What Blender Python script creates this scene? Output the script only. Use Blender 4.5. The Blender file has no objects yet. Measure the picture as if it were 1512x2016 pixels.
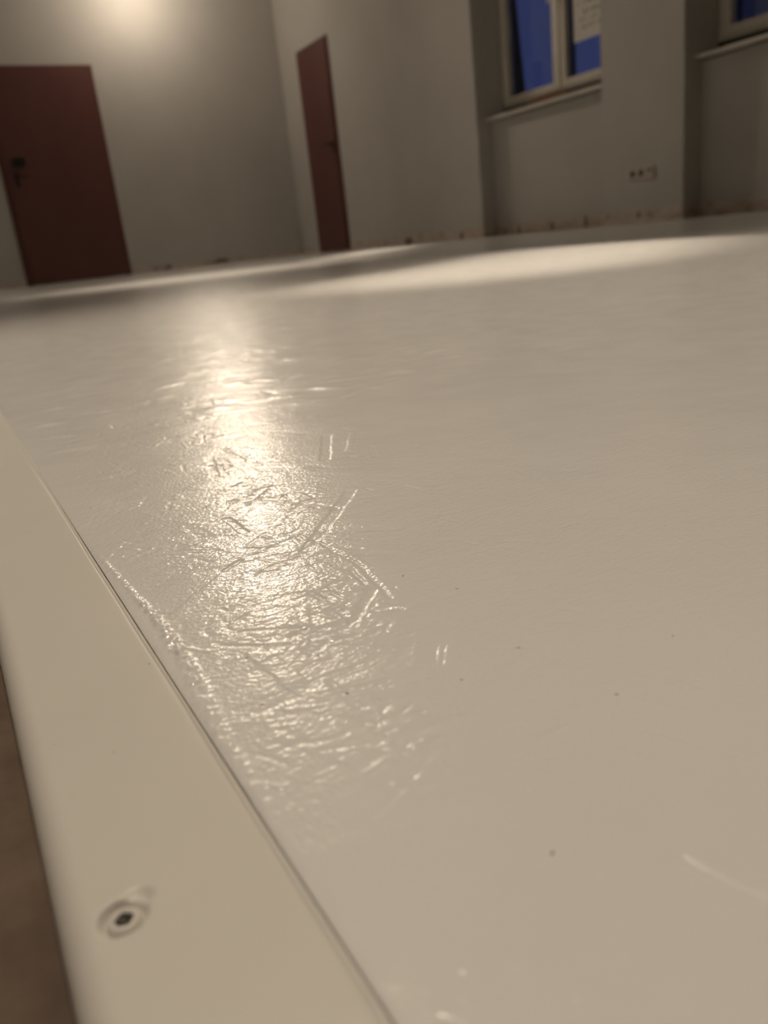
import bpy, bmesh, math, random
import numpy as np
from mathutils import Vector, Matrix

# ------------------------------------------------------------------ camera
sc = bpy.context.scene
C = sc.collection
CAM_H = 0.0825
FPX = 1602.83
cam_data = bpy.data.cameras.new('camera')
cam = bpy.data.objects.new('camera', cam_data)
C.objects.link(cam)
fwd = Vector((687.1338, 1355.7888, -508.6673)).normalized()
right = Vector((0.870287, -0.480945, -0.106270)).normalized()
up = right.cross(fwd)
M = Matrix((right, up, -fwd)).transposed().to_4x4()
M.translation = Vector((0, 0, CAM_H))
cam.matrix_world = M
cam_data.sensor_fit = 'VERTICAL'
cam_data.sensor_height = 36.0
cam_data.sensor_width = 27.0
cam_data.lens = 36.0 * FPX / 2016.0
cam_data.clip_start = 0.005
cam_data.clip_end = 200
cam_data.dof.use_dof = True
cam_data.dof.focus_distance = 0.235
cam_data.dof.aperture_fstop = 16.0
sc.camera = cam

# ------------------------------------------------------------------ dusk sky, exposure
world = bpy.data.worlds.new('dusk_sky')
sc.world = world
world.use_nodes = True
bgn = world.node_tree.nodes['Background']
bgn.inputs[0].default_value = (0.19, 0.27, 0.82, 1)
bgn.inputs[1].default_value = 0.115
sc.view_settings.view_transform = 'Standard'
sc.view_settings.look = 'None'
sc.view_settings.gamma = 1.0
sc.view_settings.use_curve_mapping = False
sc.view_settings.exposure = 0.0
sc.cycles.use_denoising = True
sc.cycles.use_adaptive_sampling = True
sc.cycles.adaptive_threshold = 0.02
sc.cycles.use_light_tree = False
sc.cycles.max_bounces = 7
sc.cycles.diffuse_bounces = 4
sc.cycles.glossy_bounces = 3
sc.cycles.transmission_bounces = 6
sc.cycles.caustics_reflective = False
sc.cycles.caustics_refractive = False
LAMP_WARM = (1.0, 0.832, 0.648)
# the far floodlight, then four added unseen lamps that brighten the floor: position, aim, power, cone, blend, glow of the lens, label
LAMPS = [
    ((2.57, 8.00, 2.88), (1.0, 1.5, 0.4), 128.0, 118, 1.0, 14.0, 'lit twin floodlight high at the far end throwing the glare onto the floor'),
    ((0.30, 0.95, 2.80), (0.45, 0.40, 0.0), 180.0, 84, 1.0, 2.0, 'added unseen fill light right above the white threshold'),
    ((1.06, 1.44, 2.80), (1.06, 1.44, 0.0), 325.0, 23, 1.0, 2.0, 'added unseen spot whose bright pool lies on the floor in front of the window pier'),
    ((2.45, 4.50, 2.80), (2.45, 4.50, 0.0), 300.0, 24, 1.0, 2.0, 'added unseen spot whose pool reaches the wall beside the narrow red door'),
    ((1.25, 4.10, 2.80), (1.25, 4.10, 0.0), 230.0, 44, 1.0, 2.0, 'added unseen wide spot brightening the floor in the middle of the room'),
]
BULB = ((2.52, 8.78, 2.66), 0.045, 265.0)   # bare bulb beside the floodlight head

# ------------------------------------------------------------------ helpers
def tag(o, label=None, cat=None, group=None, kind=None):
    if label: o['label'] = label
    if cat: o['category'] = cat
    if group: o['group'] = group
    if kind: o['kind'] = kind
    return o

def link(name, me, mat=None, parent=None):
    o = bpy.data.objects.new(name, me)
    C.objects.link(o)
    if mat is not None and me is not None and not me.materials:
        me.materials.append(mat)
    if parent is not None:
        o.parent = parent
    return o

def empty(name, loc=(0, 0, 0)):
    o = bpy.data.objects.new(name, None)
    o.empty_display_size = 0.1
    C.objects.link(o)
    o.location = loc
    return o

def bm_mesh(name, bm, smooth=False):
    me = bpy.data.meshes.new(name)
    bmesh.ops.recalc_face_normals(bm, faces=bm.faces[:])
    bm.to_mesh(me)
    bm.free()
    if smooth:
        for p in me.polygons: p.use_smooth = True
    return me

def bm_box(bm, a, b, bevel=0.0, seg=2):
    x0, y0, z0 = a; x1, y1, z1 = b
    vs = [bm.verts.new(p) for p in ((x0,y0,z0),(x1,y0,z0),(x1,y1,z0),(x0,y1,z0),(x0,y0,z1),(x1,y0,z1),(x1,y1,z1),(x0,y1,z1))]
    fs = [bm.faces.new([vs[i] for i in q]) for q in ((3,2,1,0),(4,5,6,7),(0,1,5,4),(1,2,6,5),(2,3,7,6),(3,0,4,7))]
    if bevel > 0:
        es = list({e for f in fs for e in f.edges})
        bmesh.ops.bevel(bm, geom=es, offset=bevel, segments=seg, affect='EDGES', profile=0.5)

def box(name, a, b, mat, parent=None, bevel=0.0, origin=None):
    o = Vector(origin) if origin is not None else Vector((0, 0, 0))
    bm = bmesh.new()
    bm_box(bm, tuple(Vector(a) - o), tuple(Vector(b) - o), bevel)
    return link(name, bm_mesh(name, bm), mat, parent)

def boxes(name, lst, mat, parent=None, bevel=0.0):
    bm = bmesh.new()
    for a, b in lst: bm_box(bm, a, b, bevel)
    return link(name, bm_mesh(name, bm), mat, parent)

def lathe(name, prof, mat, parent=None, n=28, loc=(0,0,0), axis='Z', smooth=True):
    bm = bmesh.new()
    rings = []
    for r, z in prof:
        if r < 1e-7:
            rings.append([bm.verts.new((0, 0, z))])
        else:
            rings.append([bm.verts.new((r*math.cos(2*math.pi*i/n), r*math.sin(2*math.pi*i/n), z)) for i in range(n)])
    for A, B in zip(rings, rings[1:]):
        for i in range(n):
            j = (i+1) % n
            if len(A) == 1 and len(B) == 1: continue
            if len(A) == 1: bm.faces.new((A[0], B[j], B[i]))
            elif len(B) == 1: bm.faces.new((A[i], A[j], B[0]))
            else: bm.faces.new((A[i], A[j], B[j], B[i]))
    if axis == 'X': bmesh.ops.rotate(bm, verts=bm.verts, cent=(0,0,0), matrix=Matrix.Rotation(-math.pi/2, 3, 'Y'))
    if axis == 'Y': bmesh.ops.rotate(bm, verts=bm.verts, cent=(0,0,0), matrix=Matrix.Rotation(math.pi/2, 3, 'X'))
    o = link(name, bm_mesh(name, bm, smooth), mat, parent)
    o.location = loc
    return o

def tube(name, pts, r, mat, parent=None, n=10):
    cu = bpy.data.curves.new(name, 'CURVE')
    cu.dimensions = '3D'; cu.bevel_depth = r; cu.bevel_resolution = 3; cu.use_fill_caps = True
    sp = cu.splines.new('POLY'); sp.points.add(len(pts)-1)
    for p, q in zip(sp.points, pts): p.co = (*q, 1)
    t = bpy.data.objects.new(name, cu); C.objects.link(t)
    dg = bpy.context.evaluated_depsgraph_get()
    me = bpy.data.meshes.new_from_object(t.evaluated_get(dg))
    bpy.data.objects.remove(t); bpy.data.curves.remove(cu)
    for p in me.polygons: p.use_smooth = True
    return link(name, me, mat, parent)

# ------------------------------------------------------------------ materials
def new_mat(name):
    m = bpy.data.materials.new(name); m.use_nodes = True
    nt = m.node_tree
    return m, nt, nt.nodes['Principled BSDF']

def noise(nt, scale, detail=3, rough=0.5, vec=None):
    n = nt.nodes.new('ShaderNodeTexNoise')
    n.inputs['Scale'].default_value = scale; n.inputs['Detail'].default_value = detail; n.inputs['Roughness'].default_value = rough
    if vec is not None: nt.links.new(vec, n.inputs['Vector'])
    return n

def ramp(nt, src, stops):
    r = nt.nodes.new('ShaderNodeValToRGB')
    el = r.color_ramp.elements
    while len(el) < len(stops): el.new(0.5)
    for e, (p, c) in zip(el, stops):
        e.position = p; e.color = (*c, 1) if len(c) == 3 else c
    nt.links.new(src, r.inputs[0])
    return r

def coord(nt, scale=None):
    tc = nt.nodes.new('ShaderNodeTexCoord')
    if scale is None: return tc.outputs['Object']
    mp = nt.nodes.new('ShaderNodeMapping'); mp.inputs['Scale'].default_value = scale
    nt.links.new(tc.outputs['Object'], mp.inputs['Vector'])
    return mp.outputs['Vector']

def bump(nt, bsdf, src, strength, dist, prev=None):
    b = nt.nodes.new('ShaderNodeBump')
    b.inputs['Strength'].default_value = strength; b.inputs['Distance'].default_value = dist
    nt.links.new(src, b.inputs['Height'])
    if prev is not None: nt.links.new(prev.outputs[0], b.inputs['Normal'])
    nt.links.new(b.outputs[0], bsdf.inputs['Normal'])
    return b

def simple(name, col, rough=0.5, var=0.06, scale=6.0, metal=0.0, bump_d=0.0, bump_scale=200.0):
    m, nt, b = new_mat(name)
    n = noise(nt, scale, 4, 0.6, coord(nt))
    lo = tuple(c*(1-var) for c in col); hi = tuple(min(1, c*(1+var)) for c in col)
    r = ramp(nt, n.outputs[0], [(0.3, lo), (0.7, hi)])
    nt.links.new(r.outputs[0], b.inputs['Base Color'])
    b.inputs['Roughness'].default_value = rough
    b.inputs['Metallic'].default_value = metal
    if bump_d > 0:
        bump(nt, b, noise(nt, bump_scale, 3, 0.5, coord(nt)).outputs[0], 0.6, bump_d)
    return m

def mat_floor():
    m, nt, b = new_mat('white_floor_paint')
    v = coord(nt)
    n1 = noise(nt, 9, 2, 0.6, v)
    r1 = ramp(nt, n1.outputs[0], [(0.3, (0.77, 0.765, 0.745)), (0.7, (0.80, 0.795, 0.775))])
    nt.links.new(r1.outputs[0], b.inputs['Base Color'])
    n2 = noise(nt, 30, 1, 0.6, v)
    r2 = ramp(nt, n2.outputs[0], [(0.3, (0.20,)*3), (0.75, (0.25,)*3)])
    nt.links.new(r2.outputs[0], b.inputs['Roughness'])
    # roller stipple of the paint and stretched brush streaks
    b1 = bump(nt, b, noise(nt, 850, 1, 0.5, v).outputs[0], 0.6, 0.00024)
    b2 = bump(nt, b, noise(nt, 1.0, 2, 0.55, coord(nt, (170, 480, 200))).outputs[0], 0.5, 0.00032, b1)
    bump(nt, b, noise(nt, 60, 1, 0.5, v).outputs[0], 0.35, 0.0006, b2)
    return m

def mat_strip():
    m, nt, b = new_mat('smooth_white_strip_paint')
    v = coord(nt)
    r1 = ramp(nt, noise(nt, 14, 4, 0.6, v).outputs[0], [(0.3, (0.665, 0.645, 0.595)), (0.7, (0.695, 0.675, 0.625))])
    nt.links.new(r1.outputs[0], b.inputs['Base Color'])
    b.inputs['Roughness'].default_value = 0.42
    bump(nt, b, noise(nt, 160, 3, 0.5, v).outputs[0], 0.25, 0.0003)
    return m

def mat_hall():
    m, nt, b = new_mat('brown_hall_floor')
    v = coord(nt)
    r1 = ramp(nt, noise(nt, 55, 6, 0.65, v).outputs[0], [(0.25, (0.075, 0.047, 0.030)), (0.55, (0.125, 0.082, 0.055)), (0.8, (0.16, 0.11, 0.075))])
    nt.links.new(r1.outputs[0], b.inputs['Base Color'])
    b.inputs['Roughness'].default_value = 0.75
    bump(nt, b, noise(nt, 240, 4, 0.6, v).outputs[0], 0.5, 0.0008)
    return m

def mat_wall():
    m, nt, b = new_mat('white_wall_paint')
    v = coord(nt)
    r1 = ramp(nt, noise(nt, 1.6, 2, 0.6, v).outputs[0], [(0.3, (0.485, 0.468, 0.442)), (0.7, (0.53, 0.514, 0.488))])
    nt.links.new(r1.outputs[0], b.inputs['Base Color'])
    b.inputs['Roughness'].default_value = 0.85
    bump(nt, b, noise(nt, 140, 3, 0.5, v).outputs[0], 0.4, 0.0015)
    return m

def mat_plaster():
    m, nt, b = new_mat('raw_skirting_plaster')
    v = coord(nt, (9, 9, 16))
    r1 = ramp(nt, noise(nt, 1.0, 5, 0.65, v).outputs[0], [(0.28, (0.26, 0.205, 0.17)), (0.42, (0.50, 0.43, 0.375)), (0.62, (0.60, 0.535, 0.48)), (0.8, (0.52, 0.45, 0.40))])
    nt.links.new(r1.outputs[0], b.inputs['Base Color'])
    b.inputs['Roughness'].default_value = 0.9
    return m

def mat_door():
    m, nt, b = new_mat('oxblood_door_paint')
    v = coord(nt, (1, 1, 0.35))
    r1 = ramp(nt, noise(nt, 3.0, 4, 0.6, v).outputs[0], [(0.3, (0.112, 0.038, 0.033)), (0.7, (0.130, 0.046, 0.040))])
    nt.links.new(r1.outputs[0], b.inputs['Base Color'])
    b.inputs['Roughness'].default_value = 0.45
    return m

def mat_emit(name, col, s):
    m, nt, b = new_mat(name)
    b.inputs['Base Color'].default_value = (0.9, 0.9, 0.88, 1)
    b.inputs['Emission Color'].default_value = (*col, 1)
    b.inputs['Emission Strength'].default_value = s
    m.cycles.emission_sampling = 'FRONT' if s > 100 else 'NONE'
    return m

def mat_glass():
    m, nt, b = new_mat('window_glass')
    b.inputs['Base Color'].default_value = (0.93, 0.96, 0.97, 1)
    b.inputs['Roughness'].default_value = 0.0
    b.inputs['Transmission Weight'].default_value = 1.0
    b.inputs['IOR'].default_value = 1.45
    return m

def mat_paper():
    m, nt, b = new_mat('white_paper')
    b.inputs['Base Color'].default_value = (0.72, 0.70, 0.66, 1)
    b.inputs['Roughness'].default_value = 0.9
    return m

FLOOR, STRIP, HALL, WALL, PLASTER, DOOR = mat_floor(), mat_strip(), mat_hall(), mat_wall(), mat_plaster(), mat_door()
GLASS, PAPER = mat_glass(), mat_paper()
CEIL = simple('white_ceiling_paint', (0.72, 0.71, 0.69), 0.9)
FRAME = simple('white_window_frame', (0.66, 0.62, 0.55), 0.5)
SILL = simple('cream_window_sill', (0.68, 0.65, 0.58), 0.5)
FOAM = simple('orange_mounting_foam', (0.30, 0.15, 0.075), 0.95, 0.25, 40, 0, 0.004, 60)
DARK = simple('dark_gap', (0.05, 0.04, 0.032), 0.9)
HARDWARE = simple('dark_bronze_hardware', (0.035, 0.030, 0.026), 0.4, 0.1, 20, 0.6)
SOCKET = simple('beige_socket_plastic', (0.52, 0.47, 0.39), 0.45)
HOLE = simple('socket_shadow_plastic', (0.085, 0.065, 0.045), 0.6)
ADHESIVE = simple('brown_adhesive_dab', (0.20, 0.14, 0.11), 0.85, 0.2, 50)
INK = simple('grey_ink', (0.14, 0.125, 0.105), 0.9)
CHIP = simple('dark_paint_chip', (0.22, 0.21, 0.185), 0.8, 0.3, 400)
CRUMB = simple('brown_crumb', (0.12, 0.07, 0.035), 0.8, 0.3, 400)
STEEL = simple('dark_screw_socket', (0.055, 0.052, 0.043), 0.55, 0.2, 300, 0.5)
ROOF_AND_SHADE = simple('dark_roof_and_shade', (0.05, 0.05, 0.055), 0.9)  # house roof colour, also the shade painted beside the window panes
FACADE2 = simple('blue_grey_facade', (0.30, 0.28, 0.27), 0.9)
GLOBE = {}

# ------------------------------------------------------------------ dimensions (metres), floor level 0, camera above the origin
XJ = 0.0258        # joint between threshold strip and floor boards, also room face of the left wall
XE = -0.0053       # outer edge of the threshold strip
XA = 4.077         # window wall
YB = 9.361         # far wall
YF = -2.4          # wall behind the camera
ZC = 3.10
DL0, DL1 = -0.75, 1.10      # doorway beside the camera
N1 = (4.337, 5.707)  # first niche in y
N2 = (2.302, 3.672)  # second niche in y
XN = 4.215           # back of the niche under the sill
XW = 4.34            # inner face of the window frames
XO = 4.50            # outer face of the window wall
ZS = 0.865           # sill

# ------------------------------------------------------------------ floor: painted chipboard, one relief surface
def spaced(start, segs):
    out = [start]
    for end, s0, g in segs:
        s = s0
        while out[-1] + s < end - 1e-9:
            out.append(out[-1] + s); s *= g
        out[-1] = end if end - out[-1] < 0.35*s else out[-1]
        if out[-1] < end: out.append(end)
    return np.array(out)

gx = spaced(XJ + 0.00035, [(0.135, 0.0004, 1.0), (0.36, 0.0004, 1.006), (0.9, 0.0025, 1.015), (1.2, 0.012, 1.04), (3.1, 0.03, 1.0), (XA, 0.05, 1.05)])
gy = spaced(YF, [(-0.2, 0.2, 1.0), (0.0, 0.02, 1.0), (0.035, 0.002, 1.0), (0.085, 0.0008, 1.0), (0.30, 0.0004, 1.0), (0.55, 0.0006, 1.006), (1.4, 0.002, 1.012), (2.6, 0.012, 1.03), (7, 0.04, 1.01), (YB, 0.1, 1.05)])
GX, GY = np.meshgrid(gx, gy)
Z = np.zeros_like(GX)

def sstep(t):
    t = np.clip(t, 0, 1); return t*t*(3-2*t)

rng = np.random.default_rng(7)

def window(cx, cy, R):
    i0, i1 = np.searchsorted(gx, (cx-R, cx+R)); j0, j1 = np.searchsorted(gy, (cy-R, cy+R))
    return slice(j0, j1), slice(i0, i1)

def flake(cx, cy, ang, L, W, amp, tilt=0.0, e=0.0007, ragged=0.0):
    R = 0.5*math.hypot(L, W) + 2*e
    w = window(cx, cy, R)
    X = GX[w]; Y = GY[w]
    if X.size == 0: return
    c, s = math.cos(ang), math.sin(ang)
    u = (X-cx)*c + (Y-cy)*s; v = -(X-cx)*s + (Y-cy)*c
    if ragged: v = v + ragged*np.sin(u*900+cx*5000)*0.5 + ragged*np.sin(u*370+cy*3000)
    m = sstep((L/2-np.abs(u))/(2.5*e)+0.5) * sstep((W/2-np.abs(v))/e+0.5)
    Z[w] += m*(amp + tilt*v/W)

def groove(x0, y0, x1, y1, W, amp, e=0.0005, ragged=0.00015):
    flake((x0+x1)/2, (y0+y1)/2, math.atan2(y1-y0, x1-x0), math.hypot(x1-x0, y1-y0), W, amp, 0, e, ragged)

def weight(x, y):
    # the wood strands show through best along a band running into the room; elsewhere the paint is thick
    d = x - (0.05 + 0.16*(y-0.15))
    w = math.exp(-(d/0.055)**2 if d > 0 else -(d/0.06)**2)
    return (0.22 + 0.95*w) * (0.35 + 0.65*min(1, max(0, (y-0.07)/0.07)))

def patchy(x, y):            # strands show in clusters
    return 0.5 + 0.5*math.sin(x*95+y*40+1.3)*math.sin(y*62-x*30) + 0.25*math.sin(x*210-y*150)

for k in range(900):         # broad strands under the paint
    r = rng.random()
    y = 0.05 + 0.75*r**1.25
    x = XJ + 0.006 + (0.26 + 0.3*r)*rng.random()
    q = weight(x, y)
    if rng.random() > 0.25 + q: continue
    flake(x, y, rng.normal(-0.35, 0.8), rng.uniform(0.015, 0.05), rng.uniform(0.0025, 0.007), rng.normal(0, 0.00005)*q, rng.normal(0, 0.00007)*q, rng.uniform(0.0006, 0.0012), 0.0002)
for k in range(9000):        # short strokes and torn fibres
    y = 0.085 + 0.42*rng.random()**1.3
    x = XJ + 0.005 + 0.17*rng.random()
    q = weight(x, y)*min(1.3, max(0.15, patchy(x, y)))
    if rng.random() > q: continue
    a = rng.normal(-0.45, 0.55) if rng.random() < 0.75 else rng.uniform(0, math.pi)
    flake(x, y, a, rng.uniform(0.0025, 0.013), rng.uniform(0.0007, 0.0017), rng.normal(0, 0.000085)*q, 0, rng.uniform(0.0005, 0.0008), 0.00015)
for k in range(420):         # torn slits
    y = 0.09 + 0.36*rng.random(); x = XJ + 0.008 + 0.15*rng.random()
    q = weight(x, y)*min(1.2, max(0.0, patchy(x, y)))
    if rng.random() > q: continue
    flake(x, y, rng.normal(-0.5, 0.8), rng.uniform(0.002, 0.008), rng.uniform(0.0006, 0.0012), -abs(rng.normal(0, 0.00018)), 0, 0.0006, 0.00015)
for k in range(900):         # strands further away
    y = rng.uniform(0.42, 1.3); x = XJ + 0.02 + rng.random()*0.33
    flake(x, y, rng.normal(-0.45, 0.6), rng.uniform(0.008, 0.04), rng.uniform(0.003, 0.007), rng.normal(0, 0.00012), rng.normal(0, 0.00008), 0.003)

for k in range(420):         # paint blobs catching the light further away
    y = rng.uniform(0.42, 1.3); x = max(XJ+0.02, 0.03 + 0.34*y + rng.normal(0, 0.10))
    flake(x, y, rng.normal(-0.45, 0.5), rng.uniform(0.008, 0.022), rng.uniform(0.004, 0.009), abs(rng.normal(0.0002, 0.00022)), 0, 0.004 + 0.003*y)

# single strands and scratches that can be recognised
for (x0, y0), (x1, y1), W, A in [
    ((0.115, 0.250), (0.078, 0.206), 0.0042, -0.00022), ((0.084, 0.214), (0.085, 0.185), 0.0012, -0.0002), ((0.085, 0.185), (0.081, 0.161), 0.0014, -0.00018),
    ((0.146, 0.337), (0.126, 0.296), 0.0045, -0.00015), ((0.157, 0.332), (0.140, 0.302), 0.0028, 0.00014), ((0.150, 0.300), (0.142, 0.283), 0.003, -0.00010),
    ((0.039, 0.166), (0.058, 0.150), 0.0009, -0.00022), ((0.058, 0.150), (0.078, 0.132), 0.0008, -0.00014), ((0.078, 0.132), (0.100, 0.113), 0.0007, -0.00006),
    ((0.045, 0.170), (0.059, 0.160), 0.0009, -0.0002), ((0.077, 0.134), (0.072, 0.127), 0.0005, -0.00022), ((0.0785, 0.1335), (0.0735, 0.1265), 0.0005, -0.00022),
    ((0.080, 0.169), (0.067, 0.155), 0.0026, -0.0002), ((0.052, 0.136), (0.053, 0.117), 0.0016, -0.00014), ((0.053, 0.117), (0.052, 0.103), 0.0011, -0.00012),
    ((0.089, 0.279), (0.098, 0.278), 0.0012, -0.0003), ((0.070, 0.255), (0.070, 0.235), 0.0030, -0.0003), ((0.054, 0.209), (0.061, 0.214), 0.0016, -0.0003),
    ((0.082, 0.185), (0.080, 0.173), 0.0012, -0.00028), ((0.067, 0.179), (0.068, 0.172), 0.0016, -0.00028),
    ((0.070, 0.063), (0.073, 0.051), 0.0011, -0.00018), ((0.066, 0.055), (0.067, 0.052), 0.0012, -0.00010), ((0.081, 0.087), (0.084, 0.080), 0.0012, -0.00014),
    ((0.088, 0.087), (0.096, 0.069), 0.0014, -0.00014), ((0.104, 0.096), (0.106, 0.088), 0.0012, -0.00014),
    ((0.028, 0.113), (0.032, 0.1095), 0.0008, 0.0003)]:
    groove(x0, y0, x1, y1, W, A)

# crusty bead of filler running just beside the joint
bead = np.array([(0.0268, 0.262), (0.0280, 0.234), (0.0290, 0.212), (0.0300, 0.192), (0.0303, 0.178), (0.0300, 0.165), (0.0289, 0.150), (0.0280, 0.140), (0.0273, 0.125), (0.0270, 0.112), (0.0268, 0.10)])
jr = (gy > 0.095) & (gy < 0.265)
ir = gx < 0.036
bx = np.interp(gy[jr], bead[::-1, 1], bead[::-1, 0]) + 0.0005
bw = np.interp(gy[jr], [0.095, 0.12, 0.15, 0.19, 0.265], [0.0007, 0.0014, 0.0017, 0.0010, 0.0005])
ba = np.interp(gy[jr], [0.095, 0.115, 0.135, 0.165, 0.20, 0.235, 0.265], [0.12, 0.32, 0.5, 0.75, 0.75, 0.5, 0.0])
sub = np.ix_(jr, ir)
crust = rng.normal(0, 1, (jr.sum(), ir.sum()))
for _ in range(3):
    crust = (crust + np.roll(crust, 1, 0) + np.roll(crust, -1, 0) + np.roll(crust, 1, 1) + np.roll(crust, -1, 1))/3.2
prof_b = np.exp(-((GX[sub]-bx[:, None])/bw[:, None])**2)
Z[sub] += ba[:, None]*prof_b*(0.00055 + 0.00028*crust)
# the board edge dips into the open joint, which closes further away
open_ = 1 - sstep((gy-0.30)/0.13)
dip = np.exp(-((gx-XJ)/0.0006))[None, :]*open_[:, None]
Z -= 0.0006*dip

# sheet warp: edges of the floor sheets curl up along joints that run away from the doorway
def warp(X, Y):
    w = np.zeros_like(X)
    for xc, a, s1, s2, y0, y1 in ((1.36, 0.016, 0.22, 0.08, 0.2, 3.2), (2.62, 0.018, 0.35, 0.12, 2.2, 6.5), (3.3, 0.0, 0.3, 0.2, 5, 9)):
        d = X - (xc + 0.05*np.sin(Y*1.3))
        p = np.where(d < 0, np.exp(-(d/s1)**2), np.exp(-(d/s2)**2))
        w += a*p*sstep((Y-y0)/1.2)*sstep((y1-Y)/1.2)
    return w
Z += warp(GX, GY)

ny, nx = Z.shape
co = np.stack([GX, GY, Z], -1).reshape(-1, 3).astype(np.float32)
idx = np.arange(ny*nx).reshape(ny, nx)
quads = np.stack([idx[:-1, :-1], idx[:-1, 1:], idx[1:, 1:], idx[1:, :-1]], -1).reshape(-1, 4)
def grid_mesh(name, co, quads):
    me = bpy.data.meshes.new(name)
    me.vertices.add(len(co)); me.vertices.foreach_set('co', co.ravel())
    me.loops.add(quads.size); me.loops.foreach_set('vertex_index', quads.ravel().astype(np.int32))
    me.polygons.add(len(quads))
    me.polygons.foreach_set('loop_start', (np.arange(len(quads))*4).astype(np.int32))
    me.polygons.foreach_set('use_smooth', np.ones(len(quads), dtype=bool))
    me.update(calc_edges=True)
    return me
print('FLOOR GRID', nx, ny, len(quads))
floor = tag(link('floor', grid_mesh('floor', co, quads), FLOOR), 'white painted strand board floor with rough flakes showing through the gloss', kind='structure')

tag(box('floor_base', (XE+0.013, YF-0.1, -0.10), (XO, YB+0.1, -0.0065), simple('raw_board', (0.3, 0.22, 0.13), 0.9)), kind='structure')

fy = spaced(DL0, [(0.0, 0.1, 1.0), (0.5, 0.01, 1.0), (DL1, 0.1, 1.0)])
fz = -0.0009 + 0.00093*sstep((fy-0.26)/0.16)
fco = np.array([[(XJ-0.0016, y, z-0.0001), (XJ-0.0006, y, z), (XJ+0.0006, y, z), (XJ+0.0016, y, z-0.0001)] for y, z in zip(fy, fz)], dtype=np.float32)
fi = np.arange(len(fy)*4).reshape(-1, 4)
link('joint_filler', grid_mesh('joint_filler', fco.reshape(-1, 3), np.stack([fi[:-1, :-1], fi[:-1, 1:], fi[1:, 1:], fi[1:, :-1]], -1).reshape(-1, 4)), STRIP, floor)

# chips and crumbs in the paint
def chip(x, y, r, mat, sx=1.0, ang=0.0, z=None, name='paint_chip', parent=floor):
    bm = bmesh.new()
    n = 9
    top = []; bot = []
    for i in range(n):
        a = 2*math.pi*i/n; rr = 0.62*r*rng.uniform(0.6, 1.15)
        px, py = rr*sx*math.cos(a), rr*math.sin(a)/max(1, sx*0.6)
        qx, qy = px*math.cos(ang)-py*math.sin(ang), px*math.sin(ang)+py*math.cos(ang)
        top.append(bm.verts.new((qx*0.7, qy*0.7, 0.00005))); bot.append(bm.verts.new((qx, qy, -0.0002)))
    bm.faces.new(top)
    for i in range(n):
        bm.faces.new((bot[i], bot[(i+1) % n], top[(i+1) % n], top[i]))
    o = link(name, bm_mesh(name, bm), mat, parent)
    if z is None:
        z = Z[np.searchsorted(gy, y), np.searchsorted(gx, x)]
    o.location = (x, y, z)
    return o
for x, y, r, s, a in ((0.038, 0.136, 0.0006, 2.0, 0.3), (0.0521, 0.112, 0.0006, 1.1, 0), (0.0510, 0.1135, 0.0003, 1.2, 0), (0.052, 0.103, 0.0004, 1.2, 0.5), (0.031, 0.120, 0.0007, 1.8, -0.4),
                      (0.057, 0.073, 0.0006, 1.6, 0.8), (0.092, 0.097, 0.0005, 2.0, -0.8), (0.090, 0.171, 0.0006, 2.2, 0.6), (0.073, 0.119, 0.0004, 2.2, -0.7), (0.096, 0.155, 0.0005, 2.6, -1.2),
                      (0.055, 0.147, 0.0005, 2.2, -0.9), (0.038, 0.161, 0.00035, 1.1, 0), (0.042, 0.156, 0.00045, 1.1, 0), (0.053, 0.129, 0.0004, 2.0, -0.8), (0.116, 0.106, 0.0004, 1.3, 0), (0.054, 0.209, 0.0007, 2.0, 0.6)):
    chip(x, y, r, CHIP, s, a)
tag(chip(0.089, 0.122, 0.0009, CRUMB, 1.8, -0.6, name='crumb', parent=None), 'tiny brown crumb lying on the white floor beside the scratched patch', 'crumb')

# ------------------------------------------------------------------ walls, ceiling
box('wall_back', (XJ-0.3, YF-0.15, -0.02), (XO, YF, ZC), WALL)['kind'] = 'structure'
box('ceiling', (XJ-0.3, YF-0.15, ZC), (XO, YB+0.15, ZC+0.12), CEIL)['kind'] = 'structure'

def d1span(): return 0.964, 2.030
D1L, D1R = d1span()
D2N, D2F = 8.117, 8.881
HD = 2.03
wf = boxes('wall_far', [((XJ-0.3, YB, -0.02), (D1L, YB+0.15, ZC)), ((D1R, YB, -0.02), (XO, YB+0.15, ZC)), ((D1L, YB, HD), (D1R, YB+0.15, ZC)), ((D1L, YB+0.08, -0.02), (D1R, YB+0.15, HD))], WALL)
wf['kind'] = 'structure'

ZT = 2.30   # niche head
wl = [((XA, D2F, -0.02), (XO, YB, ZC)), ((XA, D2N, HD), (XO, D2F, ZC)), ((XA+0.08, D2N, -0.02), (XO, D2F, HD)),
      ((XA, N1[1], -0.02), (XO, D2N, ZC)), ((XA, N2[1], -0.02), (XO, N1[0], ZC)), ((XA, YF, -0.02), (XO, N2[0], ZC))]
for n in (N1, N2):
    wl.append(((XA, n[0], ZT), (XO, n[1], ZC)))
    wl.append(((XN, n[0], -0.02), (XO, n[1], ZS-0.02)))
    wl.append(((XW+0.01, n[0], ZS-0.02), (XO, n[1], ZS+0.045)))
wr = boxes('wall_right', wl, WALL); wr['kind'] = 'structure'

# left wall with the doorway the camera sits in
wl = [((XJ-0.16, YF, -0.02), (XJ, DL0, ZC)), ((XJ-0.16, DL1, -0.02), (XJ, YB, ZC)), ((XJ-0.16, DL0, 2.1), (XJ, DL1, ZC))]
boxes('wall_left', wl, WALL)['kind'] = 'structure'

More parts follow.
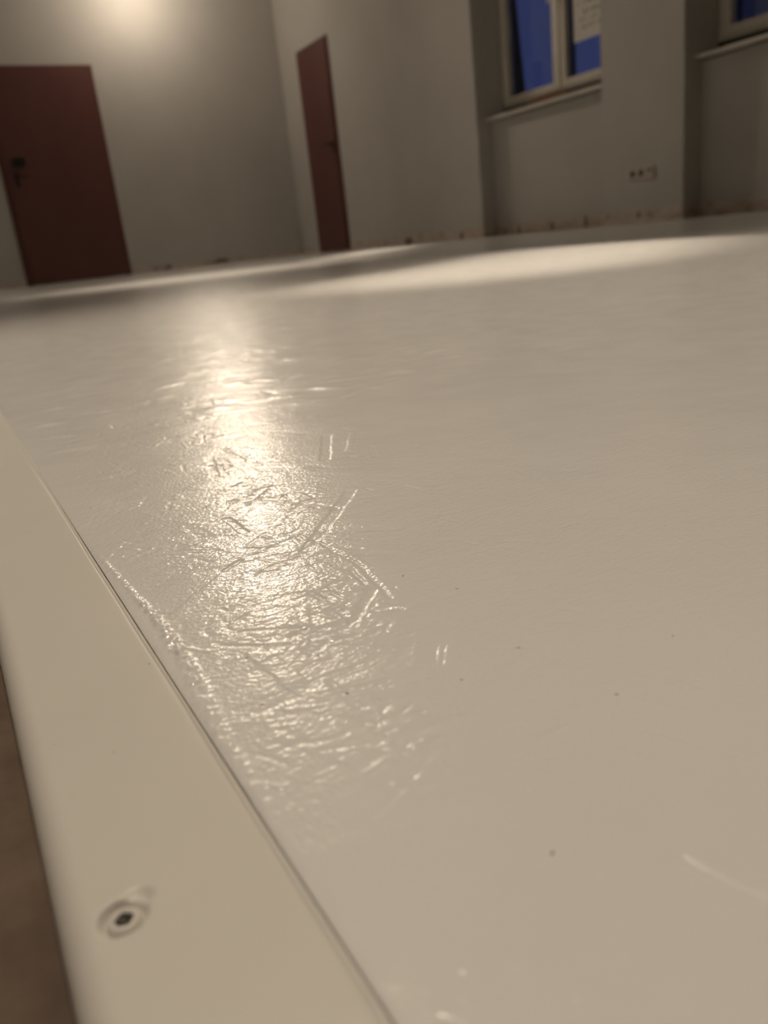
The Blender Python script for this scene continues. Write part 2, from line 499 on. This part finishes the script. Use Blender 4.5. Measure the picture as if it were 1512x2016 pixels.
# hallway beyond the threshold
hz = -0.0062
hall = box('hall_floor', (-1.6, -1.6, hz-0.05), (XE+0.012, 2.2, hz), HALL); tag(hall, 'worn brown hallway floor below the white threshold', kind='structure')
boxes('wall_hall', [((-1.75, -1.6, hz-0.05), (-1.6, 2.2, ZC)), ((-1.75, -1.75, hz-0.05), (XJ-0.16, -1.6, ZC)), ((-1.75, 2.2, hz-0.05), (XJ-0.16, 2.35, ZC)), ((-1.75, -1.75, ZC), (XJ-0.16, 2.35, ZC+0.1))], WALL)['kind'] = 'structure'

# stripped band where the skirting used to be
def band(name, segs):
    o = boxes(name, segs, PLASTER, None, 0.001); o['kind'] = 'structure'; return o
t = 0.004; bz = 0.078
bb = band('baseboard_right', [((XA-t, N1[1], 0.001), (XA, D2N, bz)), ((XN-t, N1[0]+t, 0.001), (XN, N1[1]-t, bz)), ((XA-t, N2[1], 0.001), (XA, N1[0], bz)), ((XN-t, N2[0]+t, 0.001), (XN, N2[1]-t, bz)),
     ((XA, N1[1]-t, 0.001), (XN, N1[1], bz)), ((XA, N2[1]-t, 0.001), (XN, N2[1], bz)), ((XA-t, D2F, 0.001), (XA, YB-t, bz)), ((XA-t, YF, 0.001), (XA, N2[0], bz))])
bf = band('baseboard_far', [((D1R, YB-t, 0.001), (XA, YB, bz*0.7)), ((XJ, YB-t, 0.001), (D1L, YB, bz*0.7))])
for p, (x, y, z, sx, sy, sz) in [(bb, (XN-t, 5.42, 0.035, 0.004, 0.018, 0.03)), (bb, (XN-t, 5.02, 0.03, 0.004, 0.02, 0.026)), (bb, (XN-t, 4.66, 0.042, 0.004, 0.016, 0.034)),
                                 (bb, (XA-t, 4.02, 0.048, 0.004, 0.015, 0.016)), (bb, (XN-t, 5.60, 0.03, 0.004, 0.012, 0.03)), (bb, (XA-t, 6.02, 0.03, 0.004, 0.03, 0.028)), (bb, (XA-t, 6.9, 0.03, 0.004, 0.07, 0.026)),
                                 (bf, (2.44, YB-t, 0.034, 0.045, 0.004, 0.018)), (bf, (3.05, YB-t, 0.035, 0.10, 0.004, 0.022)), (bf, (2.3, YB-t, 0.03, 0.02, 0.004, 0.014))]:
    bm = bmesh.new()
    bmesh.ops.create_icosphere(bm, subdivisions=2, radius=1.0)
    for v in bm.verts:
        k = 1 + 0.22*math.sin(7*v.co.x+3*v.co.z+y*9) + 0.15*math.cos(9*v.co.y+5*v.co.z)
        v.co = Vector((v.co.x*sx*k, v.co.y*sy*k, v.co.z*sz*k))
    o = link('adhesive_dab', bm_mesh('adhesive_dab', bm, True), ADHESIVE, p)
    o.location = (x, y, z)

# ------------------------------------------------------------------ threshold strip with its screw
SX, SY = 0.0032, 0.0972
thr = empty('door_threshold', (XE, 0, hz))
thr.location = (0, 0, 0)
tag(thr, 'narrow smooth white threshold strip with rounded edge along the rough floor', 'threshold')
prof = []   # (x, z) across the strip
R = 0.0045
prof.append((XE, hz))
for i in range(9):
    a = math.pi/2*i/8
    prof.append((XE + R*(1-math.cos(a)), -R + R*math.sin(a)))
xs = np.arange(XE+R+0.0003, XJ-0.0021, 0.0003)
prof += [(x, 0.0) for x in xs]
r2 = 0.0011
edge_i = len(prof)
for i in range(6):
    a = math.pi/2*i/5
    prof.append((XJ - 0.00025 - r2 + r2*math.sin(a), -r2 + r2*math.cos(a)))
prof.append((XJ - 0.00025, -0.0055))
prof = np.array(prof)
ty = spaced(DL0, [(0.0, 0.05, 1.0), (0.085, 0.0015, 1.0), (0.111, 0.00025, 1.0), (0.45, 0.0012, 1.0), (DL1, 0.004, 1.05)])
TX, TY = np.meshgrid(prof[:, 0], ty); TZ = np.tile(prof[:, 1], (len(ty), 1))
# gentle handmade waviness of the joint side
TX[:, edge_i:] += (0.00006*np.sin(ty*95) + 0.00006*np.sin(ty*41+1) - 0.00004)[:, None]
# countersink around the screw: a dished ring that smears toward the room
dx, dy = TX-SX, TY-SY
d = np.hypot(dx, dy)
pit = -0.0015*sstep((0.0037-d)/0.0013)
d2 = np.hypot((dx-0.0024)*0.9, dy-0.0022)
pit = np.minimum(pit, -0.0006*sstep((0.0026-d2)/0.0018))
inner = TZ > -0.002
TZ = np.where(inner, TZ + pit, TZ)
tco = np.stack([TX, TY, TZ], -1).reshape(-1, 3).astype(np.float32)
ti = np.arange(TX.size).reshape(TX.shape)
tq = np.stack([ti[:-1, :-1], ti[:-1, 1:], ti[1:, 1:], ti[1:, :-1]], -1).reshape(-1, 4)
link('strip_board', grid_mesh('strip_board', tco, tq), STRIP, thr)
scr = lathe('screw', [(0.0, -0.0004), (0.00105, -0.0004), (0.00125, -0.00002), (0.0017, 0.0001), (0.0021, -0.0001), (0.0024, -0.0005), (0.0025, -0.0012)], STRIP, thr, 32, (SX, SY, -0.0004))
scr['label'] = 'countersunk screw head painted over in white'
bm = bmesh.new()
n = 24
ring0 = []; ring1 = []
for i in range(n):
    a = 2*math.pi*i/n; r = 0.00102 + 0.00016*math.cos(4*a)
    ring0.append(bm.verts.new((r*math.cos(a)*1.12, r*math.sin(a)*0.95, 0.00004))); ring1.append(bm.verts.new((r*0.55*math.cos(a), r*0.55*math.sin(a), -0.00036)))
for i in range(n):
    j = (i+1) % n; bm.faces.new((ring0[i], ring0[j], ring1[j], ring1[i]))
bm.faces.new(ring1[::-1])
sk = link('screw_socket', bm_mesh('screw_socket', bm, True), STEEL, scr)
sk['label'] = 'dark hollow drive socket of the screw'
for x, y, r in ((0.010, 0.138, 0.0003), (0.001, 0.148, 0.00022), (0.0236, 0.168, 0.0004)):
    chip(x, y, r, CHIP, 1.3, 0.4, 0.0, 'paint_chip', thr)

# ------------------------------------------------------------------ doors
d1 = empty('door_1', (0, 0, 0)); d1['kind'] = 'structure'; d1['label'] = 'dark red door leaf and frame in the far wall, nearest the left edge'
fw = 0.055
boxes('door_frame', [((D1L, YB-0.012, 0.0), (D1L+fw, YB+0.079, HD)), ((D1R-fw, YB-0.012, 0.0), (D1R, YB+0.079, HD)), ((D1L+fw, YB-0.012, HD-fw), (D1R-fw, YB+0.079, HD))], DOOR, d1, 0.003)
leaf1 = box('door_leaf', (D1L+fw-0.008, YB-0.030, 0.008), (D1R-fw+0.008, YB-0.0125, HD-fw+0.008), DOOR, d1, 0.004)
rl = box('rim_lock', (1.085, YB-0.058, 1.125), (1.205, YB-0.0305, 1.21), HARDWARE, leaf1, 0.006)
lathe('lock_cylinder', [(0.0, 0.0), (0.013, 0.0), (0.015, 0.003), (0.015, 0.01)], HARDWARE, leaf1, 20, (1.15, YB-0.069, 1.165), 'Y')
box('handle_plate', (1.075, YB-0.037, 0.935), (1.112, YB-0.0305, 1.065), HARDWARE, leaf1, 0.003)
tube('door_handle', [(1.093, YB-0.036, 1.035), (1.093, YB-0.08, 1.035), (1.10, YB-0.088, 1.035), (1.13, YB-0.09, 1.033), (1.20, YB-0.088, 1.028)], 0.010, HARDWARE, leaf1)

d2 = empty('door_2', (0, 0, 0)); d2['kind'] = 'structure'; d2['label'] = 'narrow looking dark red door in the window wall near the room corner'
fw2 = 0.04
boxes('door_frame', [((XA-0.012, D2N, 0.0), (XA+0.079, D2N+fw2, HD)), ((XA-0.012, D2F-fw2, 0.0), (XA+0.079, D2F, HD)), ((XA-0.012, D2N+fw2, HD-fw2), (XA+0.079, D2F-fw2, HD))], DOOR, d2, 0.003)
leaf2 = box('door_leaf', (XA-0.026, D2N+fw2-0.008, 0.008), (XA-0.0125, D2F-fw2+0.008, HD-fw2+0.008), DOOR, d2, 0.004)
box('handle_plate', (XA-0.034, 8.185, 0.955), (XA-0.0265, 8.222, 1.085), HARDWARE, leaf2, 0.003)
tube('door_handle', [(XA-0.033, 8.203, 1.05), (XA-0.075, 8.203, 1.05), (XA-0.083, 8.215, 1.05), (XA-0.083, 8.33, 1.048)], 0.010, HARDWARE, leaf2)

# light switch left of door 1
sw = empty('light_switch', (0.90, YB, 0.9)); tag(sw, 'pale square light switch on the wall left of the dark red door', 'light switch')
def loc_box(name, a, b, mat, root, bevel=0.0):
    o = box(name, tuple(Vector(a)-root.location), tuple(Vector(b)-root.location), mat, root, bevel); return o
loc_box('switch_plate', (0.862, YB-0.009, 0.90), (0.942, YB, 0.98), SOCKET, sw, 0.003)
loc_box('rocker', (0.873, YB-0.014, 0.911), (0.931, YB-0.0092, 0.969), SOCKET, sw, 0.002)

# triple socket on the pier
so = empty('triple_socket', (XA, 3.995, 0.29)); tag(so, 'beige triple wall socket low on the white pier between the windows', 'socket')
loc_box('cover_frame', (XA-0.010, 3.888, 0.254), (XA, 4.103, 0.330), SOCKET, so, 0.004)
for k, yy in enumerate((4.066, 3.995)):
    ins = lathe('socket_insert', [(0.0, 0.0), (0.0205, 0.0), (0.0215, -0.009), (0.0235, -0.010), (0.0265, -0.009), (0.0275, -0.001)], HOLE, so, 28, (-0.0105, yy-3.995, 0.0025), 'X')
    for s in (-1, 1):
        lathe('contact_hole', [(0.0, 0.0), (0.0024, 0.0), (0.0024, 0.003)], DARK, ins, 10, (-0.0005, 0.0095*s, 0), 'X')
di = loc_box('data_insert', (XA-0.0125, 3.900, 0.268), (XA-0.0102, 3.948, 0.318), SOCKET, so, 0.001)
loc_box('data_jack', (XA-0.0138, 3.906, 0.296), (XA-0.0127, 3.922, 0.311), HOLE, so)
loc_box('data_jack', (XA-0.0138, 3.928, 0.296), (XA-0.0127, 3.944, 0.311), HOLE, so)

# ------------------------------------------------------------------ windows
def make_window(n, span, lean):
    y0, y1 = span
    w = empty('window_%d' % n, (0, 0, 0)); w['kind'] = 'structure'
    zb, zt = 0.935, ZT
    f = 0.055; x0, x1 = XW, XW+0.05
    g = 0.006
    boxes('window_frame', [((x0, y0+g, zb), (x1, y0+f, zt)), ((x0, y1-f, zb), (x1, y1-g, zt)), ((x0, y0+f, zb), (x1, y1-f, zb+0.035)), ((x0, y0+f, zt-f), (x1, y1-f, zt))], FRAME, w, 0.003)
    ym = (y0+y1)/2
    cov = 0.02
    for a, b in ((y0+f-0.02, ym-0.004), (ym+0.004, y1-f+0.02)):
        sx0, sx1 = x0-0.014, x0+0.05
        s = 0.064
        z0, z1 = zb+0.018, zt-f+0.02
        sash = boxes('window_sash', [((sx0, a, z0), (sx1, a+s, z1)), ((sx0, b-s, z0), (sx1, b, z1)), ((sx0, a+s, z0), (sx1, b-s, z0+s-0.012)), ((sx0, a+s, z1-s), (sx1, b-s, z1))], FRAME, w, 0.004)
        boxes('outer_sash_shade', [((sx1+0.0005, a+0.01, z0), (sx1+0.04, a+s-0.004, z1)), ((sx1+0.0005, b-s+0.004, z0), (sx1+0.04, b-0.01, z1))], ROOF_AND_SHADE, sash)  # dark colour stands in for the unlit outer side of the sash
        box('window_pane', (x0+0.024, a+s-0.006, z0+s-0.018), (x0+0.028, b-s+0.006, z1-s+0.006), GLASS, sash)
    box('mullion_cover', (x0-0.024, ym-0.018, zb+0.02), (x0-0.0142, ym+0.018, zt-f), FRAME, w, 0.004)
    hx = x0-0.0145
    hr = box('window_handle', (hx-0.02, ym+0.030, 1.60), (hx, ym+0.052, 1.67), FRAME, w, 0.004)
    tube('handle_lever', [(hx-0.019, ym+0.041, 1.635), (hx-0.045, ym+0.041, 1.63), (hx-0.045, ym+0.041, 1.50)], 0.008, FRAME, hr)
    # unlit outer reveal, its shade put into a dark wedge, bulging toward the bottom
    xo0, xo1 = XW+0.075, XO+0.01
    bm = bmesh.new()
    P = []
    for z, q in ((ZS+0.046, lean[0]), (1.75, lean[1]), (ZT, lean[1])):
        P.append([bm.verts.new(c) for c in ((xo0, y1+0.001, z), (xo0, y1-0.03, z), (xo1, y1-q, z), (xo1, y1+0.001, z))])
    for A, B in zip(P, P[1:]):
        for k in range(4): bm.faces.new((A[k], A[(k+1) % 4], B[(k+1) % 4], B[k]))
    bm.faces.new(P[0]); bm.faces.new(P[-1][::-1])
    link('outer_reveal_shade', bm_mesh('outer_reveal_shade', bm), ROOF_AND_SHADE, w)
    # sill board, open gap and foam under the frame
    box('window_sill', (4.150, y0+0.004, ZS-0.012), (XW+0.009, y1-0.004, ZS+0.008), SILL, w, 0.003)
    return w

w1 = make_window(1, N1, (0.085, 0.004)); w1['label'] = 'white casement window with blue dusk sky and a paper sheet, left niche'
w2 = make_window(2, N2, (0.03, 0.004)); w2['label'] = 'white window in the darker niche at the right edge'
box('mounting_gap', (XW+0.006, N1[0]+0.01, 0.911), (XW+0.03, N1[1]-0.01, 0.936), DARK, w1)
box('mounting_gap', (XW+0.006, N2[0]+0.01, 0.911), (XW+0.03, N2[1]-0.01, 0.936), DARK, w2)
# foam bead squeezed out under window 1
bm = bmesh.new()
pts = []
for i in range(26):
    yy = 5.40 - i*0.45/25
    r = 0.016*(0.55 + 0.45*math.sin(math.pi*min(1, max(0, i/25)))) * (1 + 0.22*math.sin(i*2.3) + 0.12*math.sin(i*5.1))
    pts.append([bm.verts.new((XW-0.012 + r*1.1*math.cos(a), yy, 0.922 + r*math.sin(a))) for a in [2*math.pi*k/10 for k in range(10)]])
for A, B in zip(pts, pts[1:]):
    for k in range(10):
        bm.faces.new((A[k], A[(k+1) % 10], B[(k+1) % 10], B[k]))
bm.faces.new(pts[0]); bm.faces.new(pts[-1][::-1])
link('foam_bead', bm_mesh('foam_bead', bm, True), FOAM, w1)

# paper sheet taped inside the right pane, with blurred handwriting
PX = XW+0.0185
py0, py1 = 4.585, 4.893
pz0, pz1 = 1.213, 1.56
pap = empty('paper_notice', (PX, py1, pz0)); tag(pap, 'white paper sheet with grey handwriting stuck on the right window pane', 'paper')
loc_box('sheet', (PX-0.0004, py0, pz0), (PX, py1, pz1), PAPER, pap)
random.seed(3)
strokes = []
def stroke(y, z, pts, w=0.006):
    bm = bmesh.new()
    P = [(y-a*1.0, z+b) for a, b in pts]
    for (a0, b0), (a1, b1) in zip(P, P[1:]):
        dx_, dz_ = a1-a0, b1-b0; L = math.hypot(dx_, dz_) or 1e-6
        nx_, nz_ = -dz_/L*w/2, dx_/L*w/2
        q = [(a0+nx_, b0+nz_), (a1+nx_, b1+nz_), (a1-nx_, b1-nz_), (a0-nx_, b0-nz_)]
        vs = [bm.verts.new((-0.0009, s-py1, t_-pz0)) for s, t_ in q] + [bm.verts.new((-0.0004, s-py1, t_-pz0)) for s, t_ in q]
        bm.faces.new(vs[:4]); bm.faces.new(vs[4:][::-1])
        for k in range(4): bm.faces.new((vs[k], vs[(k+1) % 4], vs[4+(k+1) % 4], vs[4+k]))
    return link('handwriting', bm_mesh('handwriting', bm), INK, pap)
for zz, yy0 in ((1.475, 4.84), (1.425, 4.85), (1.37, 4.80), (1.325, 4.83), (1.28, 4.80)):
    y = yy0
    while y > yy0-0.17:
        k = random.randint(3, 5)
        pts = [(0, 0)]
        for _ in range(k):
            pts.append((pts[-1][0]+random.uniform(-0.004, 0.016), random.uniform(-0.006, 0.026)))
        stroke(y, zz, pts)
        y -= random.uniform(0.035, 0.06)

# ------------------------------------------------------------------ outside: dark neighbouring buildings against the dusk sky
def prism(name, poly, x0, x1, mat, parent=None):
    bm = bmesh.new()
    A = [bm.verts.new((x0, y, z)) for y, z in poly]; B = [bm.verts.new((x1, y, z)) for y, z in poly]
    bm.faces.new(A); bm.faces.new(B[::-1])
    for i in range(len(poly)):
        j = (i+1) % len(poly); bm.faces.new((A[i], A[j], B[j], B[i]))
    return link(name, bm_mesh(name, bm), mat, parent)

nb = empty('neighbouring_house', (9.0, 5.0, -0.3)); tag(nb, 'dark house outside filling the window at the right edge', 'house')
prism('house_wall', [(-6.0, 0), (-6.0, 5.5), (2.75, 5.5), (2.75, 0)], 0, 7.0, FACADE2, nb)
prism('house_roof', [(-6.4, 5.5), (-1.6, 9.0), (3.1, 5.5)], -0.3, 7.3, ROOF_AND_SHADE, nb)

# ------------------------------------------------------------------ lamps
HOUSING = simple('white_lamp_housing', (0.7, 0.69, 0.66), 0.5)
for i, (pos, aim, power, cone, blend, glow, lab) in enumerate(LAMPS):
    p = Vector(pos); d = (Vector(aim)-p).normalized()
    lamp = empty('flood_or_added_lamp', (p.x, p.y, ZC)); tag(lamp, lab, 'lamp', 'lamps along the ceiling')  # first is the floodlight, the rest are added to light the floor
    q = d.to_track_quat('-Z', 'Y')
    lathe('lamp_base', [(0.0, 0.0), (0.05, 0.0), (0.05, -0.02), (0.02, -0.03), (0.012, -0.034), (0.012, p.z-ZC+0.06), (0.0, p.z-ZC+0.06)], HOUSING, lamp, 24)
    sh = lathe('lamp_shade', [(0.0, 0.09), (0.03, 0.09), (0.05, 0.06), (0.068, 0.0), (0.066, 0.0), (0.048, 0.058), (0.028, 0.085), (0.0, 0.085)], HOUSING, lamp, 28, (0, 0, p.z-ZC))
    sh.rotation_mode = 'QUATERNION'; sh.rotation_quaternion = q
    gl = lathe('lamp_lens', [(0.0, 0.012), (0.035, 0.009), (0.058, 0.002)], mat_emit('lamp_glow', LAMP_WARM, glow), lamp, 28, (0, 0, p.z-ZC))
    gl.rotation_mode = 'QUATERNION'; gl.rotation_quaternion = q
    ld = bpy.data.lights.new('lamp_bulb', 'SPOT')
    ld.energy = power; ld.color = LAMP_WARM; ld.spot_size = math.radians(cone); ld.spot_blend = blend; ld.shadow_soft_size = 0.045
    lo = bpy.data.objects.new('lamp_bulb', ld); C.objects.link(lo); lo.parent = lamp
    lo.location = Vector((0, 0, p.z-ZC)) + d*0.01
    lo.rotation_mode = 'QUATERNION'; lo.rotation_quaternion = q
    if i == 0:
        bp, br, bs = BULB
        bp = Vector(bp)
        ar = tube('lamp_arm', [(0, 0, p.z-ZC+0.08), (bp.x-p.x, bp.y-p.y, p.z-ZC+0.08), (bp.x-p.x, bp.y-p.y, bp.z-ZC+br)], 0.008, HOUSING, lamp)
        lathe('bare_bulb', [(br*math.sin(math.pi*k/14), br*math.cos(math.pi*k/14)) for k in range(15)], mat_emit('bulb_glow', LAMP_WARM, bs), lamp, 20, (bp.x-p.x, bp.y-p.y, bp.z-ZC))
